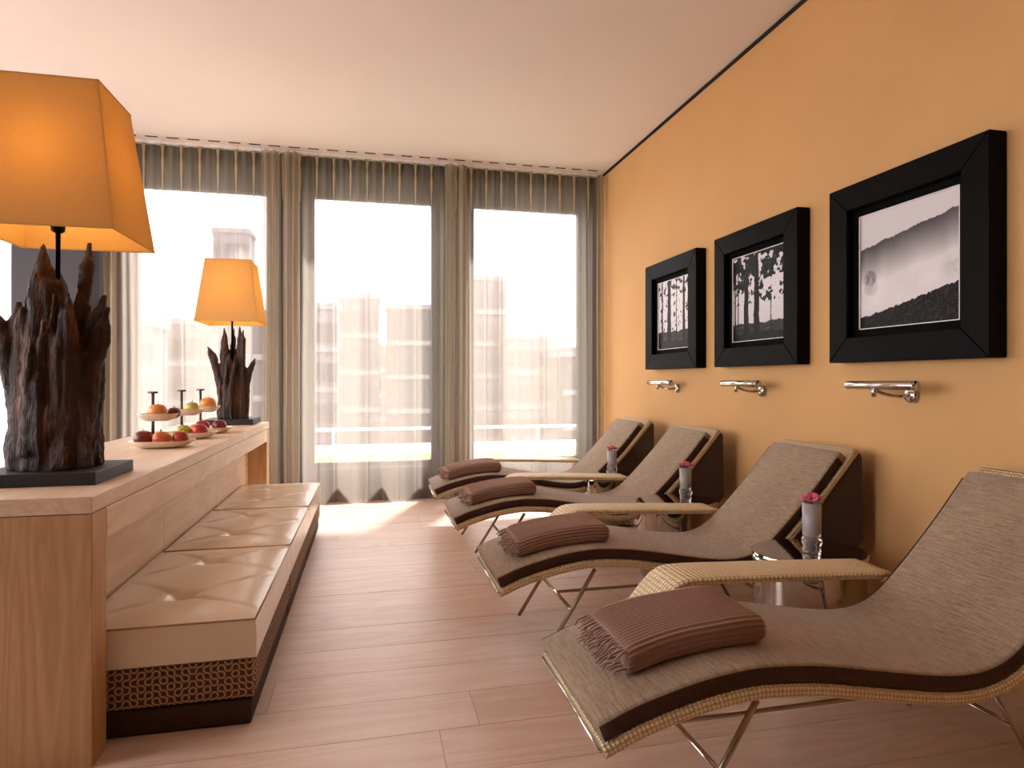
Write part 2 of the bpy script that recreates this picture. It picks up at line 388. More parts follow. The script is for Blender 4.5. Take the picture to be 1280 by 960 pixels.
# ------------------------------------------------------------------ sheer curtains
CY = 5.985
tr = thing('curtain_track', 'slim white curtain track fixed under the ceiling along the windows', 'curtain track', (0, CY, ZC))
obj('rail', bx(XL+.02, XW-.02, -.018, .018, -.032, -.001, bev=.004), 'white', tr)
def gath(x):                                     # how strongly the cloth is bunched there (in front of the piers)
    g = 0
    for c, wd in ((-.76, .17), (.80, .15), (2.26, .1), (-2.13, .1)): g = max(g, math.exp(-((x-c)/wd)**2))
    return g
PLEAT = .148; pleat0 = None
def curtain(x0, x1, label, edges=()):
    t = thing('sheer_curtain', label, 'curtain', ((x0+x1)/2, CY, 0.012), group=None); cx = (x0+x1)/2
    n = int((x1-x0)/.0055); ztop = ZC-.045-.012; rows = 36; bm = bmesh.new(); uv = bm.loops.layers.uv.verify()
    def pt(i, j):
        s = x0+(x1-x0)*i/n; h = (j/rows)**1.3; z = ztop*(1-h); g = gath(s)
        top = math.exp(-h*9); low = min(1, h*1.6)
        ph = 2*PI*(s-x0)/PLEAT
        yy = .016*top*math.cos(ph)**3+(.011+.012*g)*(1-.5*low)*math.cos(ph+.5*math.sin(3*s))*(1-top)
        dp = ((s-x0)/PLEAT+.5) % 1-.5; rg = math.exp(-(dp*PLEAT/.011)**2)*(.55+.45*noise.noise(Vector((round((s-x0)/PLEAT)*3.7+x0, h*2.2, 0))))
        yy -= .03*rg*(1-top)*(1-.6*low)
        q = s+.05*noise.noise(Vector((s*1.7, 0, 3.1)))
        yy += (.018+.024*low)*math.sin(2*PI*q/.43+1.1*math.sin(1.3*s))*(1-top)*(1-.45*g)
        yy += g*.022*math.sin(2*PI*s/.075+.6*h)*(1-.3*top)
        xx = s+.012*min(1, (s-x0)/.1, (x1-s)/.1)*low*math.sin(2*PI*q/.43+.9)+.004*noise.noise(Vector((s*6, z*1.2, 0)))
        return Vector((xx-cx, max(-.085, min(.075, yy)), z))
    V = [[bm.verts.new(pt(i, j)) for i in range(n+1)] for j in range(rows+1)]
    for j in range(rows):
        for i in range(n):
            f = bm.faces.new((V[j][i], V[j+1][i], V[j+1][i+1], V[j][i+1]))
            for lp, (a, b) in zip(f.loops, ((i, j), (i, j+1), (i+1, j+1), (i+1, j))): lp[uv].uv = (a*.0055, b*.09)
    obj('fabric', bm, 'sheer', t, True)
    for ea, eb in edges:                          # gathered leading edges in front of the piers
        gb = bmesh.new(); gu = gb.loops.layers.uv.verify(); m = int((eb-ea)/.004); G = []
        for j in range(19):
            hh = j/18; r_ = []
            for i in range(m+1):
                s_ = ea+(eb-ea)*i/m; sp = 1+.10*math.sin(PI*hh)*math.sin(s_*9)
                r_.append(gb.verts.new(((ea+eb)/2+(s_-(ea+eb)/2)*sp-cx, -.102+.017*math.sin(2*PI*s_/.058+.5*math.sin(hh*5+s_*40))+.006*noise.noise(Vector((s_*30, hh*4, 1))), ztop*(1-hh))))
            G.append(r_)
        for j in range(18):
            for i in range(m):
                f = gb.faces.new((G[j][i], G[j+1][i], G[j+1][i+1], G[j][i+1]))
                for lp, (a, b) in zip(f.loops, ((i, j), (i, j+1), (i+1, j+1), (i+1, j))): lp[gu].uv = (a*.004, b*.17)
        obj('gathered_edge', gb, 'gather', t, True)
    hb = bmesh.new(); H0 = [hb.verts.new(pt(i, 0)+Vector((0, -.004, 0))) for i in range(n+1)]; H1 = [hb.verts.new(pt(i, 0)+Vector((0, -.004, -.075))) for i in range(n+1)]
    uvl = hb.loops.layers.uv.verify()
    for i in range(n):
        f = hb.faces.new((H0[i], H1[i], H1[i+1], H0[i+1]))
        for lp, (a, b) in zip(f.loops, ((i, 0), (i, 1), (i+1, 1), (i+1, 0))): lp[uvl].uv = (a*.0055, b*.075)
    obj('heading_tape', hb, 'sheer', t, True)
    global pleat0; k = 0
    while k*PLEAT < x1-x0:
        px = x0+k*PLEAT
        if px < x1-.01:
            if pleat0 is None:
                pb = bmesh.new()
                secs = []
                for z, w, d in ((.01, .034, .02), (-.05, .020, .024), (-.09, .011, .026), (-.16, .022, .018), (-.25, .014, .01), (-.42, .005, .004)):
                    secs.append([Vector((a, b-.018, z)) for a, b in rrect(w, d, min(w, d)*.4, 2)])
                pleat0 = obj('pinch_pleat', fix(sweep(pb, secs)), 'hem', t, True, loc=(px-cx, 0, ztop))
            else: inst('pinch_pleat', pleat0, t, (px-cx, 0, ztop))
        k += 1
    return t
curtain(-2.19, -.766, 'sheer pale curtain on the window behind the driftwood lamp next to the charcoal column', [(-.93, -.78), (-2.18, -2.08)])
curtain(-.762, .80, 'sheer pale curtain on the middle window between two dark piers', [(-.745, -.61), (.69, .785)])
curtain(.804, XW-.03, 'sheer pale curtain on the window beside the ochre wall', [(.82, .90), (2.19, 2.27)])
curtain(-3.95, -2.78, 'sheer pale curtain on the window at the other side of the charcoal column')

# ------------------------------------------------------------------ outside: terrace and city
tg = struct('terrace_floor', bx(-14, 16, YW+.2, 9.4, -.1, .2), 'concrete')
tag(obj('terrace_lawn', bx(-14, 16, 6.75, 7.9, .2, .225), 'grass'), 'strip of short grass on the terrace outside the windows', 'grass', kind='stuff')
rl = thing('terrace_railing', 'low white railing along the terrace edge outside the windows', 'railing', (1, 9.25, .2))
obj('top_rail', bx(-15, 15, -.03, .03, .215, .25), 'coping', rl)
p0 = None
for k in range(21):
    if p0 is None: p0 = obj('post', bx(-.02, .02, -.02, .02, .0005, .215), 'coping', rl, loc=(-15+1.5*k, 0, 0))
    else: inst('post', p0, rl, (-15+1.5*k, 0, 0))
struct('city_ground', bx(-160, 160, 12, 260, -14, -12), 'bld2')
struct('side_ground', bx(-60, XL-2.5, -30, 11, -14, -12), 'bld2')
th_ = math.atan(178/785); S_, C_ = math.sin(th_), math.cos(th_)
def at_y(u, v, Y):
    a = (u-640)/785; z = (474-v)/785; d = (a*C_+S_, -a*S_+C_, z); t = Y/d[1]; return d[0]*t, 1.15+z*t
def building(u0, u1, vtop, Y, mat, label, floors, cols, depth=3.3):
    x0, zt = at_y(u0, vtop, Y); x1, _ = at_y(u1, vtop, Y); zb = -12; cx = (x0+x1)/2; w = x1-x0
    t = thing('city_building', label, 'building', (cx, Y, zb)); H = zt-zb
    obj('facade', bx(-w/2, w/2, 0, depth, 0, H), mat, t)
    obj('parapet', bx(-w/2-.15, w/2+.15, -.15, depth+.15, H, H+.5), 'band', t)
    fh = 3.2; wn = None; bn = None
    for k in range(floors):
        z = H-.9-k*fh
        if bn is None: bn = obj('slab_band', bx(-w/2, w/2, -.25, -.005, -.22, .22), 'band', t, loc=(0, 0, z-2.3))
        else: inst('slab_band', bn, t, (0, 0, z-2.3))
        for c in range(cols):
            xx = -w/2+w*(c+.5)/cols
            if wn is None: wn = obj('window', bx(-w/cols*.32, w/cols*.32, -.08, -.005, -.75, .75), 'bldglass', t, loc=(xx, 0, z-.95))
            else: inst('window', wn, t, (xx, 0, z-.95))
building(372, 560, 432, 84, 'bld1', 'long low city terrace behind the blocks beyond the middle window', 3, 18)
building(566, 780, 436, 90, 'bld2', 'long low city terrace behind the tower beyond the window beside the ochre wall', 3, 20)
building(110, 366, 428, 86, 'bld1', 'long low city terrace behind the blocks beyond the lamp window', 3, 24)
building(386, 423, 386, 52, 'bld2', 'pale low city block beyond the middle window, beside the taller grey block', 4, 5)
building(423.5, 474, 373, 56, 'bld1', 'tall grey city block in the centre beyond the middle window', 5, 6)
building(484, 541, 386, 60, 'bld3', 'dark grey city block beyond the middle window, next to the pier', 5, 6)
building(594, 633, 350, 62, 'bld1', 'narrow tower beyond the window beside the ochre wall', 6, 3)
building(636, 690, 424, 58, 'bld2', 'low mauve city block beyond the window beside the ochre wall', 3, 6)
building(703, 745, 446, 54, 'bld3', 'lowest dark city block beyond the window beside the ochre wall', 3, 4)
building(150, 192, 408, 50, 'bld2', 'low pale city block beyond the lamp window, next to the column', 3, 4)
building(194, 262, 405, 56, 'bld1', 'wide grey city block beyond the lamp window', 3, 7)
building(266, 312, 290, 70, 'bld2', 'highest pale tower beyond the lamp window', 8, 4)
building(316, 372, 395, 52, 'bld3', 'dark city block half hidden by the pier beside the lamp', 4, 4)

# ------------------------------------------------------------------ counter
CX0, CX1, CYN, CYF, CZ = -1.42, -.80, 2.085, 5.43, .803
ct = thing('wooden_counter', 'long pale oak counter with a thick top and solid end panels', 'counter', ((CX0+CX1)/2, CYN, 0))
ox, oy = (CX0+CX1)/2, CYN
def cb(x0, x1, y0, y1, z0, z1, b=.003): return bx(x0-ox, x1-ox, y0-oy, y1-oy, z0, z1, bev=b)
obj('end_panel', cb(CX0, CX1, CYN, CYN+.105, .001, CZ-.052), 'oak_v', ct)
obj('end_panel', cb(CX0, CX1, CYF-.105, CYF, .001, CZ-.052), 'oak_v', ct)
obj('counter_top', cb(CX0, CX1, CYN, CYF, CZ-.05, CZ), 'oak_h', ct)
obj('fascia_board', cb(CX1-.03, CX1, CYN+.107, CYF-.107, CZ-.15, CZ-.052), 'oak_h', ct)
yy = CYN+.107; npan = 3; pl = (CYF-CYN-.214)/npan
for k in range(npan): obj('back_panel', cb(-.965, -.94, yy+k*pl+.001, yy+(k+1)*pl-.001, .001, CZ-.052, .001), 'oak_h', ct)

# ------------------------------------------------------------------ leather bench units
def bench(y0, y1, label):
    x0, x1 = -.93, -.372; L = y1-y0-.014; W = x1-x0
    t = thing('bench', label, 'bench', ((x0+x1)/2, (y0+y1)/2, 0), group='upholstered bench units along the counter')
    obj('plinth', bx(-W/2+.02, W/2-.012, -L/2+.004, L/2-.004, .001, .085, bev=.008), 'velvet', t)
    obj('fabric_base', uvbox(bx(-W/2+.012, W/2-.002, -L/2+.002, L/2-.002, .087, .222, bev=.012)), 'maze', t)
    bm = bmesh.new(); nx, ny = 60, 96; btn = [(-.02, -L*.20), (-.02, L*.27)]; ends = []
    for bx_, by_ in btn:
        for ex in (-W/2, W/2):
            for dy in (-.21, .21): ends.append(((bx_, by_), (ex, by_+dy)))
    def hz(x, y):
        ex = 1-(abs(x)/(W/2))**6; ey = 1-(abs(y)/(L/2))**8
        z = .014*max(0, ex)*max(0, ey)
        for b in btn: d = math.hypot(x-b[0], y-b[1]); z -= .030*math.exp(-(d/.042)**2)+.006*math.exp(-(d/.12)**2)
        for (a, c), (e, g) in ends:
            vx, vy = e-a, g-c; q = ((x-a)*vx+(y-c)*vy)/(vx*vx+vy*vy)
            if 0 <= q <= 1:
                d = math.hypot(x-a-q*vx, y-c-q*vy); z -= .011*(1-q)**.6*math.exp(-(d/.011)**2)
        return z
    zt, zb, r = .352, .224, .014
    def P(i, j):
        x = -W/2+W*i/nx; y = -L/2+L*j/ny; z = zt+hz(x, y)
        return Vector((x, y, z))
    V = [[bm.verts.new(P(i, j)) for j in range(ny+1)] for i in range(nx+1)]
    for i in range(nx):
        for j in range(ny): bm.faces.new((V[i][j], V[i+1][j], V[i+1][j+1], V[i][j+1]))
    ring = [V[i][0] for i in range(nx)]+[V[nx][j] for j in range(ny)]+[V[i][ny] for i in range(nx, 0, -1)]+[V[0][j] for j in range(ny, 0, -1)]
    prev = ring
    for z, s in ((.30, .004), (.26, .004), (zb, -.004)):
        cur = [bm.verts.new((v.co.x+math.copysign(s, v.co.x)*(abs(v.co.x) > W/2-.001), v.co.y+math.copysign(s, v.co.y)*(abs(v.co.y) > L/2-.001)*.3, z)) for v in ring]
        for i in range(len(ring)): k = (i+1) % len(ring); bm.faces.new((prev[i], cur[i], cur[k], prev[k]))
        prev = cur
    bm.faces.new(prev[::-1]); fix(bm)
    cu = obj('cushion', bm, 'leather', t, True)
    ed = cu.modifiers.new('split', 'EDGE_SPLIT'); ed.split_angle = math.radians(50)
    pb = bmesh.new(); q = [(-W/2, -L/2), (W/2, -L/2), (W/2, L/2), (-W/2, L/2)]
    for z in (zt-.001,):
        for k in range(4):
            a, b = q[k], q[(k+1) % 4]; tube(pb, [(a[0], a[1], z), ((a[0]+b[0])/2, (a[1]+b[1])/2, z), (b[0], b[1], z)], .0035, 6)
    obj('piping', pb, 'piping', cu, True)
    for b in btn:
        bb = bmesh.new(); lathe(bb, [(.001, .004), (.008, .003), (.012, 0), (.010, -.006), (.001, -.008)], 12); obj('button', bb, 'leather', cu, True, loc=(b[0], b[1], zt+hz(*b)+.004))
bench(2.225, 3.185, 'cream leather tufted bench unit beside the solid oak counter end panel')
bench(3.185, 4.13, 'cream leather tufted bench unit between two others')
bench(4.13, 5.06, 'cream leather tufted bench unit nearest the curtained windows')

# ------------------------------------------------------------------ driftwood lamps
def trunk_bm(shards, body, fat=1, hi=1):
    bm = bmesh.new()
    def shard(x, y, r, h, lx, ly, seed, z0=0, sq=1.0, tip=.25, curve=0):
        secs = []; n = 9; m = 16
        for j in range(m+1):
            t = j/m; z = z0+(h-z0)*t
            cx = x+lx*(t**(1.6 if curve else 1)); cy_ = y+ly*t
            rr = r*(1-t)**.55*(1-tip)+r*tip*(1 if t < .93 else .4); rr *= 1+.28*noise.noise(Vector((z*9, seed, 0)))
            cx += .012*noise.noise(Vector((seed*3.3, z*7, 1))); cy_ += .012*noise.noise(Vector((seed*5.1, z*7, 9)))
            secs.append([Vector((cx+math.cos(2*PI*k/n)*rr*(1+.35*noise.noise(Vector((k*1.7, seed, z*2.5)))), cy_+sq*math.sin(2*PI*k/n)*rr*(1+.35*noise.noise(Vector((k*2.3, seed+8, z*2.5)))), z)) for k in range(n)])
        sweep(bm, secs)
    for a in body+shards: shard(*a)
    rg = random.Random(len(shards)*7+int(body[0][6]))
    for k in range(22):                                            # fibrous splinters round the stump
        an = 2*PI*k/22+rg.uniform(-.1, .1); ra = rg.uniform(.085, .112)*fat
        shard(ra*math.cos(an), ra*.85*math.sin(an), rg.uniform(.014, .022), rg.uniform(.28, .60)*hi, rg.uniform(-.01, .02)*math.cos(an), 0, 50+k, 0, 1, .35)
    return fix(bm)
def driftwood_lamp(label, loc, rz, shards, body, zb, zt, wb, wt, energy, fat=1, hi=1):
    t = thing('table_lamp', label, 'lamp', loc, rz)
    obj('base_plate', bx(-.18, .18, -.17, .17, 0, .042, bev=.003), 'slate', t)
    tk = obj('driftwood_trunk', trunk_bm(shards, body, fat, hi), 'driftwood', t, True); tk.location.z = .0425
    rm = tk.modifiers.new('remesh', 'REMESH'); rm.mode = 'VOXEL'; rm.voxel_size = .0055; rm.use_smooth_shade = True
    dt = bpy.data.textures.new('bark', 'CLOUDS'); dt.noise_scale = .035; dm = tk.modifiers.new('bark', 'DISPLACE'); dm.texture = dt; dm.strength = .011; dm.mid_level = .5
    st = obj('socket', lathe(bmesh.new(), [(.0075, 0), (.0075, zb+.012-.35), (.020, zb+.02-.35), (.023, zb+.05-.35), (.022, zb+.10-.35), (.006, zb+.102-.35)], 16), 'black', t, True, loc=(0, 0, .35))
    bl = obj('bulb', lathe(bmesh.new(), [(.004, 0), (.014, .01), (.02, .04), (.034, .075), (.034, .1), (.02, .125), (.002, .135)], 16), 'bulb', t, True, loc=(0, 0, zb+.103))
    bm = bmesh.new(); n = 10
    def sq(w): return [Vector((sx*w/2, sy*w/2, 0)) for sx, sy in ((-1, -1), (1, -1), (1, 1), (-1, 1))]
    A, B = sq(wb), sq(wt); th = .004
    for k in range(4):
        a, b, c, d = A[k], A[(k+1) % 4], B[(k+1) % 4], B[k]
        out = Vector(((a+b).x, (a+b).y, 0)).normalized()*th
        q = [bm.verts.new(p+Vector((0, 0, z))+o) for o in (Vector(), -out) for p, z in ((a, zb), (b, zb), (c, zt), (d, zt))]
        for f in ((0, 1, 2, 3), (7, 6, 5, 4), (0, 4, 5, 1), (3, 2, 6, 7)): bm.faces.new([q[i] for i in f])
    sh = obj('lamp_shade', bm, 'shade', t)
    for W, z in ((wb, zb), (wt, zt)):
        rb = bmesh.new(); p = sq(W)
        for k in range(4): tube(rb, [p[k]+Vector((0, 0, z)), p[(k+1) % 4]+Vector((0, 0, z))], .0028, 6)
        obj('trim_wire', rb, 'shade', sh)
    gb = bmesh.new()
    for a in (0, PI/2): tube(gb, [(-math.cos(a)*wt*.5, -math.sin(a)*wt*.5, zt-.03), (math.cos(a)*wt*.5, math.sin(a)*wt*.5, zt-.03)], .003, 6)
    tube(gb, [(0, 0, zb+.24), (0, 0, zt-.03)], .003, 6)
    obj('shade_spider', gb, 'black', sh)
    ld = bpy.data.lights.new('lamp_light', 'POINT'); ld.energy = energy; ld.color = (1, .82, .50); ld.shadow_soft_size = .04
    lo = bpy.data.objects.new('lamp_light', ld); COL.objects.link(lo); lo.parent = t; lo.location = (0, 0, zb+.27)
    return t, sh
# shards: x, y, r, height, lean x, lean y, seed, z0, squash, tip, curve   (local; x to the right wall, y to the windows)
body = [(-.05, .01, .075, .62, 0, 0, 1), (.04, -.03, .085, .50, .01, 0, 2), (-.005, .05, .09, .70, -.02, 0, 3), (.07, .05, .06, .44, .01, .01, 4), (-.085, -.03, .055, .55, -.005, 0, 5), (0, -.02, .09, .72, -.03, .02, 14)]
sh1 = [(-.02, -.04, .075, .775, -.025, .03, 6, 0, 1, .12), (.03, .02, .04, .79, .05, .02, 7, .1, .8, .45), (.08, .0, .05, .60, .055, .01, 8, .1, 1, .3), (.07, -.03, .05, .555, .10, 0, 9, .05, .7, .35, 1),
       (-.09, 0, .045, .57, -.03, .0, 10, .1, 1, .5), (-.08, -.02, .05, .56, -.115, .0, 11, .03, .8, .3, 1), (.05, -.06, .05, .60, .01, .0, 12, 0, 1, .2), (-.05, -.06, .045, .66, .0, .02, 13, .05, 1, .15)]
lamp_a, shade_a = driftwood_lamp('large driftwood table lamp with amber shade on the counter end away from the windows', (-1.055, 2.475, CZ+.0005), 0, sh1, body, .84, 1.345, .45, .32, 1.2)
shade_a.scale = (1, .91, 1); shade_a.location = (.012, .02, 0)
body2 = [(-.04, .0, .05, .56, 0, 0, 21), (.03, .02, .06, .54, .0, 0, 22), (-.01, -.03, .06, .50, .0, 0, 23), (.065, .0, .045, .42, .0, 0, 24), (-.075, .0, .04, .36, -.005, 0, 25)]
sh2 = [(-.03, 0, .045, .70, -.03, 0, 26, .1, 1, .25), (.035, 0, .035, .72, .02, 0, 27, .1, 1, .3), (.06, -.02, .03, .69, .03, 0, 28, .1, 1, .3), (.0, .03, .03, .70, .0, 0, 29, .1, 1, .3),
       (-.06, 0, .04, .56, -.12, 0, 30, .15, 1, .42, 1), (.07, 0, .04, .47, .10, 0, 31, .1, 1, .25, 1), (.05, .0, .03, .60, .04, .0, 32, .1, 1, .3), (.09, 0, .03, .40, .015, .0, 33, 0, 1, .3)]
driftwood_lamp('driftwood table lamp with amber shade and fingerlike branches at the window end of the counter', (-1.04, 5.235, CZ+.0005), 0, sh2, body2, .78, 1.25, .44, .32, 1.9, .82, .95)

# ------------------------------------------------------------------ tiered fruit stands and fruit
def fruit_stand(loc, label):
    t = thing('fruit_stand', label, 'fruit stand', loc, group='two-tier fruit stands on the counter')
    def plat(rx, ry, z):
        bm = bmesh.new(); n = 28
        pr = [(.05, 0), (.55, 0), (.80, .010), (1.0, .034), (1.02, .038), (.985, .036), (.79, .014), (.55, .006), (.02, .005)]
        secs = [[Vector((math.copysign(abs(math.cos(2*PI*k/n))**.75, math.cos(2*PI*k/n))*r*rx, math.copysign(abs(math.sin(2*PI*k/n))**.75, math.sin(2*PI*k/n))*r*ry, zz+z)) for k in range(n)] for r, zz in pr]
        return fix(sweep(bm, secs))
    obj('lower_platter', plat(.148, .12, 0), 'porcelain', t, True)
    obj('upper_platter', plat(.092, .078, .135), 'porcelain', t, True, loc=(-.02, 0, 0))
    p = obj('post', tb([(-.045, 0, .004), (-.045, 0, .14), (-.045, 0, .276)], .0075, 10), 'post', t, True)
    obj('handle', tb([(-.068, 0, .279), (-.022, 0, .279)], .005, 8), 'post', p, True)
def apple(loc, r, mat, label, tilt=0):
    t = thing('apple', label, 'apple', loc, random.uniform(0, 6)); t.rotation_euler = (tilt, tilt*.6, random.uniform(0, 6)); t['group'] = 'fruit on the stands'
    pr = []
    for k in range(13):
        a = -PI/2+PI*k/12; rr = math.cos(a)*(1+.06*math.sin(a)); z = math.sin(a)*.9
        if k in (0, 12): rr = .04; z *= .82
        if k in (1, 11): z *= .98
        pr.append((max(rr, .03)*r, z*r+r*.86))
    obj('flesh', lathe(bmesh.new(), pr, 18), mat, t, True)
    obj('stem', tb([(0, 0, r*1.55), (.002, 0, r*1.75), (.005, .002, r*1.95)], .0022, 6), 'stem', t, True)
SP = [(-1.03, 3.52), (-1.03, 4.02), (-1.02, 4.40)]
LB = ['the fruit stand beside the large lamp', 'the middle fruit stand', 'the fruit stand nearest the window lamp']
for (x, y), l in zip(SP, ('two-tier porcelain fruit stand with dark post standing on the side towards the large lamp', 'two-tier porcelain fruit stand with dark post, middle of the row of three', 'two-tier porcelain fruit stand with dark post, nearest the lamp by the windows')):
    fruit_stand((x, y, CZ+.0005), l)
F = [(0, 0, -.082, -.02, .046, 'fr_dark', 'dark red apple'), (0, 0, .008, -.040, .044, 'fr_yellow', 'blushed yellow-red apple'), (0, 0, .090, -.022, .038, 'fr_red', 'bright red apple'), (0, 0, -.03, .066, .04, 'fr_green', 'green-yellow apple'), (0, 0, .060, .060, .041, 'fr_green', 'tall pale green apple'),
     (0, 1, .002, -.02, .045, 'fr_orange', 'orange apple'), (0, 1, .060, .042, .033, 'fr_dark', 'small dark red apple'),
     (1, 0, .06, -.03, .044, 'fr_red', 'red apple'), (1, 0, -.03, -.02, .042, 'fr_green', 'green apple'), (1, 0, .02, .06, .042, 'fr_yellow', 'yellow-red apple'), (1, 1, .03, 0, .04, 'fr_green', 'green apple'), (1, 1, -.005, .0, .0, '', ''),
     (2, 0, .07, -.01, .044, 'fr_dark', 'dark red apple'), (2, 0, -.03, -.01, .043, 'fr_red', 'red apple'), (2, 1, .02, .0, .05, 'fr_orange', 'large orange apple')]
for s, tier, dx, dy, r, m, l in F:
    if not m: continue
    z = CZ+(.0085 if not tier else .1435)
    if abs(dx) > .085 or abs(dy) > .075: z += .008
    apple((SP[s][0]+dx-(.02 if tier else 0), SP[s][1]+dy, z), r, m, '%s on the %s platter of %s' % (l, 'upper' if tier else 'lower', LB[s]), 0)

# ------------------------------------------------------------------ chaises longues
TOP = [(0, .350), (.1, .388), (.25, .425), (.38, .442), (.47, .442), (.6, .430), (.76, .402), (.92, .374), (1.03, .362), (1.12, .368), (1.2, .400), (1.3, .482), (1.45, .635), (1.57, .772), (1.608, .816)]
top_path = catmull(TOP, n=64)
def top_z(x):
    for a, b in zip(top_path, top_path[1:]):
        if a.x <= x <= b.x: return a.y+(b.y-a.y)*(x-a.x)/(b.x-a.x)
    return top_path[0].y
CT, WT = .046, .034
shell_path = offset2d(top_path, -CT-.001-WT/2)
shell_path = [shell_path[0]-(shell_path[1]-shell_path[0]).normalized()*.012]+shell_path+[shell_path[-1]+(shell_path[-1]-shell_path[-2]).normalized()*.06]
W = .52
def chaise(label, xf, yc, rz=0):
    t = thing('chaise_longue', label, 'chaise longue', (xf, yc, 0), rz, group='rattan chaises longues in a row')
    fr = obj('rattan_shell', ribbon(shell_path, W, WT, 0, .013, 3), 'rattan', t, True)
    cu = obj('cushion', ribbon(offset2d(top_path, -CT/2), W-.022, CT, 0, .014, 3), 'taupe', t, True)
    sb = ribbon(offset2d(top_path, -CT/2-.001)[:-1], .004, CT-.006, -(W-.022)/2-.0005, .0015, 1)
    obj('side_band', sb, 'boxing', cu, True)
    sb = ribbon(offset2d(top_path, -CT/2-.001)[:-1], .004, CT-.006, (W-.022)/2+.0005, .0015, 1)
    obj('side_band', sb, 'boxing', cu, True)
    p0 = shell_path[0]
    obj('foot_rail', tb([(p0.x-.006, -W/2+.012, p0.y+.004), (p0.x-.006, 0, p0.y+.004), (p0.x-.006, W/2-.012, p0.y+.004)], .006, 8), 'chrome', t, True)
    # arm: a wide flat rattan band carried outside the far edge
    ap = catmull([(.30, .335), (.36, .352), (.43, .425), (.475, .465), (.54, .478), (.75, .472), (1.0, .462), (1.22, .452), (1.305, .448)], n=40)
    obj('armrest', ribbon(ap, .185, .026, W/2+.10, .010, 3), 'rattan_arm', t, True)
    bb = bmesh.new(); box(bb, .30, .42, W/2-.03, W/2+.03, .322, .34, bev=.004); obj('arm_bracket', bb, 'rattan', t)
    obj('arm_bracket', bx(1.27, 1.315, W/2-.012, W/2+.03, .425, .445, bev=.004), 'rattan', t)
    # cover closing the hollow behind the backrest
    back = [p for p in offset2d(shell_path, -WT/2-.001) if p.x > 1.34]
    poly = [(p.x, p.y) for p in back]+[(back[-1].x+.012, back[-1].y-.02), (back[-1].x+.02, .40), (back[-1].x-.015, .365), (back[0].x+.03, .375)]
    obj('back_cover', prism_y(poly, -W/2+.006, W/2-.006), 'backcover', t)
    # legs
    for s in (-1, 1):
        y = s*(W/2-.03)
        obj('leg', tb([(.425, y, .352), (.34, y, .215), (.205, y, .006)], .0085, 10), 'steel', t, True)
        obj('leg', tb([(1.16, y, .285), (1.24, y, .17), (1.34, y, .006)], .0085, 10), 'steel', t, True)
    zc = .187; xa = .34-.135*(.215-zc)/.209; xb = 1.225
    obj('crossbar', tb([(xa, -W/2+.03, zc), (xa, 0, zc), (xa, W/2-.03, zc)], .008, 10), 'chrome', t, True)
    obj('crossbar', tb([(xb, -W/2+.03, zc), (xb, 0, zc), (xb, W/2-.03, zc)], .008, 10), 'chrome', t, True)
    obj('stretcher', tb([(xa, 0, zc), ((xa+xb)/2, 0, zc), (xb, 0, zc)], .007, 10), 'steel', t, True)
    return t
CH = [(.457, 4.82, 'next to the curtained windows'), (.475, 3.86, 'second from the curtained windows'), (.50, 2.73, 'third from the curtained windows'), (.515, 1.62, 'fourth from the curtained windows, nearest the misty hill picture')]
c0 = chaise('rattan chaise longue with taupe cushion '+CH[0][2], CH[0][0], CH[0][1])
for x, y, l in CH[1:]:
    c = copy_tree(c0); c.location = (x, y, 0); c['label'] = 'rattan chaise longue with taupe cushion '+l

# folded throws
def make_throw():
    t = thing('folded_throw', '', 'throw', group='folded brown throws on the chaise foot ends')
    Lx, Wy, Hh = .40, .275, .075; secs = []; m = 30
    ring = []
    # ribbed spiral-fold outline in (y, z): wide soft rectangle with small ribs
    base = rrect(Wy, Hh, .028, 7); pts = []
    n = len(base)
    for i in range(n):
        a = Vector(base[i]); b = Vector(base[(i+1) % n]); k = max(1, int((b-a).length/.0027))
        for q in range(k): pts.append(a.lerp(b, q/k))
    s = 0; ribbed = []
    for i, p in enumerate(pts):
        d = (pts[(i+1) % len(pts)]-pts[i-1]); nn = Vector((d.y, -d.x)).normalized(); ribbed.append(p+nn*.003*math.sin(2*PI*s/.0135)); s += (pts[(i+1) % len(pts)]-p).length
    x0 = .115
    for j in range(m+1):
        q = j/m; x = x0+Lx*q; z = top_z(x)+Hh/2+.004; e = 1-.10*max(0, 1-q/.07)**2-.35*max(0, (q-.95)/.05)**2
        secs.append([Vector((x-x0, p.x*(1-.02*(1-e))+.004*math.sin(7*q), z-top_z(x0)+p.y*e+.006*noise.noise(Vector((x*4, p.x*7, 0))))) for p in ribbed])
    b = obj('folded_blanket', fix(sweep(bmesh.new(), secs)), 'throw', t, True)
    bm = bmesh.new()
    for k in range(46):
        y = -Wy/2+.012+(Wy-.024)*(k % 23)/22; up = k < 23; z0 = Hh+.000 if up else Hh*.42
        ln = random.uniform(.030, .05); dz = random.uniform(.012, .028) if up else random.uniform(.004, .02)
        dx = 0.012
        tube(bm, [(.014, y, z0-.006), (-.25*ln, y+random.uniform(-.003, .003), z0-.006), (-.7*ln, y+random.uniform(-.006, .006), z0-.006-dz*.5), (-ln, y+random.uniform(-.008, .008), max(.006, z0-.008-dz))], .0045, 5, lambda q: 1-.45*q)
    f = obj('fringe', bm, 'throw', t, True); f['kind'] = 'stuff'
    return t
th0 = make_throw(); z0 = top_z(.115)
TH = [(CH[i][0]+.115, CH[i][1]+[-.03, -.03, -.03, -.01][i], z0) for i in range(4)]
for i in range(4):
    c = th0 if i == 0 else copy_tree(th0)
    c.location = TH[i]; c.rotation_euler.z = [.03, .0, -.02, .02][i]
    c['label'] = 'folded brown fringed throw on the chaise '+['next to the windows', 'second from the windows', 'third from the windows', 'fourth from the windows'][i]

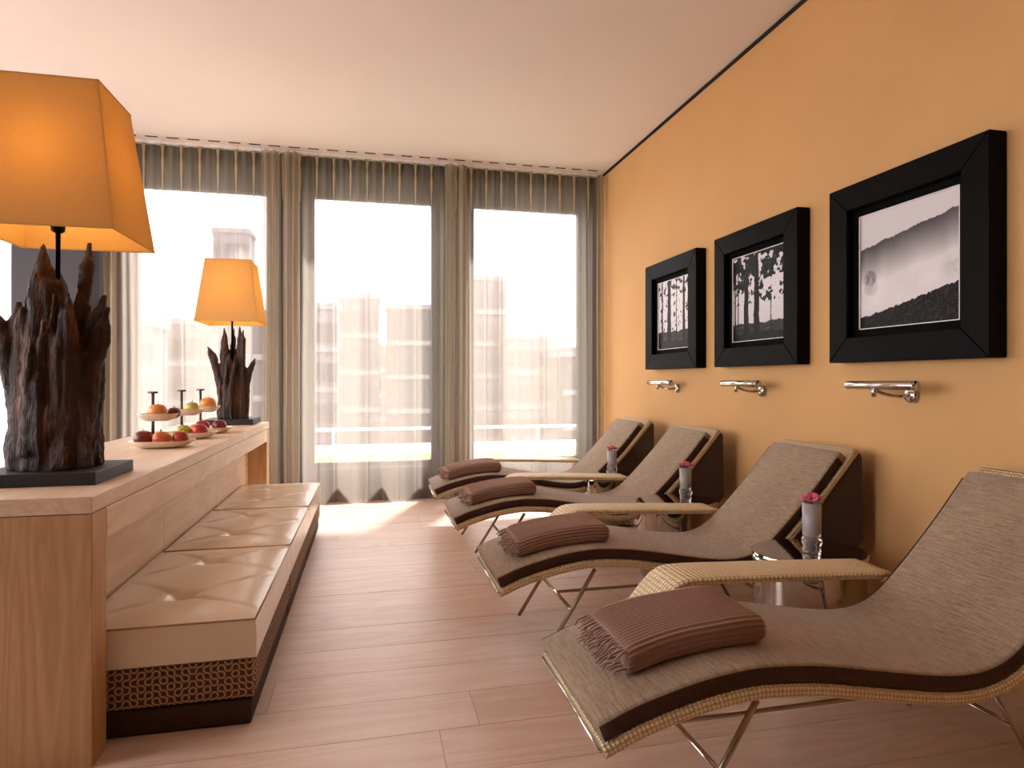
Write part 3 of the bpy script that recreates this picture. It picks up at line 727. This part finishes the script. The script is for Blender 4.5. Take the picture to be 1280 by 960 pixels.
# ------------------------------------------------------------------ chrome drum tables, vases, flowers
def table(loc, label, rx=.235, ry=.195):
    t = thing('drum_table', label, 'side table', loc, group='chrome drum side tables between the chaises')
    pr = [(.86, .001), (.90, .01), (.97, .20), (.985, .40), (.985, .424)]
    bm = bmesh.new(); n = 40
    def ring(k, z): return [Vector((k*rx*math.cos(2*PI*i/n), k*ry*math.sin(2*PI*i/n), z)) for i in range(n)]
    obj('drum_body', fix(sweep(bm, [ring(k, z) for k, z in pr])), 'mirror', t, True)
    obj('table_top', fix(sweep(bmesh.new(), [ring(k, z) for k, z in ((.96, .4245), (1.0, .426), (1.01, .432), (1.0, .439), (.985, .44))])), 'mirror', t)
TZ = .44
TB = [(1.76, 4.42, 'chrome drum side table between the two chaises closest to the curtained windows'), (1.755, 3.385, 'chrome drum side table between the second and third chaise from the windows'), (1.775, 2.265, 'chrome drum side table between the third and fourth chaise from the windows')]
def vase(loc, h, r, label):
    t = thing('flower_vase', label, 'vase', loc)
    n = 20
    obj('crystal_foot', lathe(bmesh.new(), [(r*.3, .0005), (r*.92, .0005), (r*.98, .008), (r*.90, h*.13), (r*1.06, h*.2), (r*1.1, h*.26), (r*.94, h*.33), (r*.3, h*.335)], n), 'crystal', t, True)
    obj('frosted_tube', lathe(bmesh.new(), [(r*.3, h*.337), (r*.9, h*.337), (r*.95, h*.36), (r*1.0, h), (r*.92, h), (r*.86, h*.4), (r*.3, h*.38)], n), 'frost', t, True)
def flowers(loc, r, label):
    t = thing('flower_bunch', label, 'flowers', loc)
    pb = bmesh.new(); blossom = None
    for k in range(7):
        a = 2*PI*k/6; rr = 0 if k == 6 else r*.72
        p = (rr*math.cos(a), rr*math.sin(a), .004+.006*(k == 6)+random.uniform(0, .006))
        if blossom is None:
            for q in range(9):
                b = 2*PI*q/9; d = Vector((math.cos(b), math.sin(b), 0)); s = Vector((-d.y, d.x, 0))
                secs = [[d*x*r*.62+s*w*r*y_+Vector((0, 0, z+zz)) for y_, zz in ((-1, 0), (0, -.003), (1, 0), (0, .001))] for x, w, z in ((.05, .05, 0), (.4, .22, .007), (.8, .24, .014), (1.05, .08, .017))]
                sweep(pb, secs)
            blossom = obj('blossom', fix(pb), 'pink', t, True, loc=p)
        else: inst('blossom', blossom, t, p, (random.uniform(-.4, .4), random.uniform(-.4, .4), random.uniform(0, 6)))
    obj('stems', tb([(0, 0, .002), (.002, .001, -.04), (0, 0, -.1)], .004, 6), 'stem', t, True)
VS = [(1.79, 4.47, .17, .036), (1.825, 3.40, .185, .036), (1.765, 2.235, .205, .037)]
for (x, y, l), (vx_, vy_, vh, vr), nm in zip(TB, VS, ('closest to the curtained windows', 'between the second and third chaise from the windows', 'between the third and fourth chaise from the windows')):
    table((x, y, 0), l, .235 if y < 4 else .2, .195 if y < 4 else .137)
    vase((vx_, vy_, TZ+.0005), vh, vr, 'frosted glass vase on the table '+nm)
    flowers((vx_, vy_, TZ+vh+.002), vr, 'pink flowers in the vase '+nm)

# ------------------------------------------------------------------ framed photographs
def fbm(x, y, s, o=4):
    return noise.fractal(Vector((x*s, y*s, s*1.31)), 1.0, 2.0, o)
def img_hill(u, v):
    sky = .72+.12*v; c = sky
    ridge = .70+.16*u+.012*fbm(u, .2, 14)
    if v < ridge: c = .24+.62*max(0, min(1, (ridge-v)/.33))**1.1
    c += .05*fbm(u, v, 3)*(v < ridge)
    for cx, cy, r, d in ((.11, .44, .08, .5), (.12, .36, .09, .28), (.93, .42, .12, .14)):
        q = math.hypot((u-cx), (v-cy)*1.1)/r
        if q < 1.2: c -= d*max(0, 1-q)**.6*(.7+.5*fbm(u, v, 22))
    g = .10+.20*u**1.1+.012*fbm(u, .4, 40)
    if v < g: c = .05+.10*max(0, fbm(u, v, 60)+.25)
    elif v < g+.06: c = c*.8+.16
    return c
def img_trees(u, v, trunks, crown, horizon, fog):
    c = fog+.12*math.sin(2.2*v)
    if v < horizon+.02*fbm(u, .1, 8): c = .10+.12*max(0, fbm(u*1.0, v*4, 7))
    if v < horizon*.45: c *= .4
    for x, w, top in trunks:
        xx = x+.012*fbm(v, x*9, 6)
        ww = w*(1.2-.5*v)+.02*max(0, horizon+.03-v)
        if abs(u-xx) < ww and horizon*.35 < v < top: c = .02
    if crown and v > .42:
        k = fbm(u, v, 7, 5)+.55*fbm(u, v, 19, 3)
        lim = .16-1.3*max(0, v-.52)+.5*abs(u-.5)*(v < .7)
        if k > lim: c = .03+.30*max(0, fbm(u, v, 34)-.15)
    if not crown:
        k = fbm(u*1.0, v, 13, 5)+.5*fbm(u, v, 30, 3)
        if k > .42-.25*(v > .75) + .15*(v < .3): c = min(c, .08)
    return c
def pic2(u, v): return img_trees(u, v, [(.27, .045, .95), (.47, .05, .99), (.04, .014, .8), (.10, .010, .8), (.74, .008, .6)], True, .20, .72)
def pic1(u, v): return img_trees(u, v, [(.12, .022, 1), (.35, .06, 1), (.58, .012, 1), (.80, .035, 1), (.92, .012, .9)], False, .25, .75)
t = NT('photo_print'); at = t.n('Attribute', attribute_name='print'); t.base(at.outputs['Color']); t.set(Roughness=.35); t.b.inputs['Specular IOR Level'].default_value = .12; M['print'] = t.m
def picture(yc, fn, label):
    z0, z1 = 1.23, 2.073; Hf = z1-z0; wf = .83; zc = (z0+z1)/2
    t = thing('framed_photograph', label, 'picture', (XW-.001, yc, zc), group='black framed photographs on the ochre wall')
    fw, D = .118, .08
    for s in (-1, 1):
        poly = [(0, s*wf/2), (0, s*(wf/2-fw))]
        def rail(p):
            bm = bmesh.new(); a = [bm.verts.new((0, *q)) for q in p]; b = [bm.verts.new((-D, *q)) for q in p]
            bm.faces.new(a); bm.faces.new(b[::-1])
            for i in range(4): k = (i+1) % 4; bm.faces.new((a[i], b[i], b[k], a[k]))
            fix(bm); bmesh.ops.bevel(bm, geom=bm.edges[:], offset=.003, segments=1, affect='EDGES'); return bm
        W2, H2 = wf/2, Hf/2
        obj('frame_rail', rail([(s*W2, -H2), (s*W2, H2), (s*(W2-fw), H2-fw), (s*(W2-fw), -H2+fw)]), 'black', t)
        obj('frame_rail', rail([(-W2, s*H2), (W2, s*H2), (W2-fw, s*(H2-fw)), (-W2+fw, s*(H2-fw))]), 'black', t)
    mw, mh = wf/2-fw, Hf/2-fw; pw, ph = mw-.038, mh-.038
    mb = bmesh.new()
    for s in (-1, 1):
        box(mb, -.042, -.03, s*pw if s > 0 else -mw+.001, mw-.001 if s > 0 else -pw, -mh+.001, mh-.001)
        box(mb, -.042, -.03, -pw, pw, s*ph if s > 0 else -mh+.001, mh-.001 if s > 0 else -ph)
    obj('mat_board', mb, 'blackmat', t)
    lb = bmesh.new()
    for s in (-1, 1):
        box(lb, -.0425, -.036, s*pw-.002, s*pw+.002, -ph, ph); box(lb, -.0425, -.036, -pw, pw, s*ph-.002, s*ph+.002)
    obj('mat_bevel', lb, 'white', t)
    bm = bmesh.new(); n = 150; ly = bm.verts.layers.float_color.new('print')
    V = []
    for j in range(n+1):
        r = []
        for i in range(n+1):
            u, v = i/n, j/n; p = bm.verts.new((-.034, pw-2*pw*u, -ph+2*ph*v)); c = max(.004, min(1, fn(u, v)))**1.7
            p[ly] = (c*1.0, c*.95, c*.99, 1); r.append(p)
        V.append(r)
    for j in range(n):
        for i in range(n): bm.faces.new((V[j][i], V[j+1][i], V[j+1][i+1], V[j][i+1]))
    obj('photo_print', bm, 'print', t)
picture(2.283, img_hill, 'black framed photograph of a misty hillside')
picture(3.352, pic2, 'black framed photograph of two broad dark trees')
picture(4.42, pic1, 'black framed photograph of slender bare tree trunks')

def picture_light(yc, label):
    t = thing('picture_light', label, 'picture light', (XW-.0005, yc, 1.10), group='chrome picture lights')
    m = Matrix.Rotation(-PI/2, 4, 'Y')
    def disc(r, d, x, y, z): 
        b = lathe(bmesh.new(), [(r*.2, 0), (r, 0), (r, d*.6), (r*.8, d), (r*.1, d)], 20); b.transform(Matrix.Translation((x, y, z)) @ m); return b
    obj('wall_rose', disc(.034, .022, 0, 0, -.02), 'chrome', t, True)
    obj('arm', tb(catmull([(-.02, 0, -.02), (-.06, .01, -.025), (-.10, .05, -.015), (-.135, .07, .004)], n=12), .007, 8), 'chrome', t, True)
    obj('swivel_knob', tb([(-.135, .07, -.028), (-.135, .07, -.005), (-.135, .07, .006)], .011, 10), 'chrome', t, True)
    tbm = bmesh.new(); tube(tbm, [(-.135, -.14, .023), (-.135, -.136, .023), (-.135, .226, .023), (-.135, .23, .023)], .019, 16, lambda q: .9 if q in (0, 1) else 1)
    tu = obj('tube_shade', tbm, 'chrome', t, True)
    obj('end_cap', tb([(-.135, -.149, .023), (-.135, -.1405, .023)], .0205, 16), 'chrome', tu, True)
picture_light(2.283, 'chrome tube picture light below the misty hillside photograph')
picture_light(3.352, 'chrome tube picture light below the photograph of two broad trees')
picture_light(4.42, 'chrome tube picture light below the photograph of slender trunks')
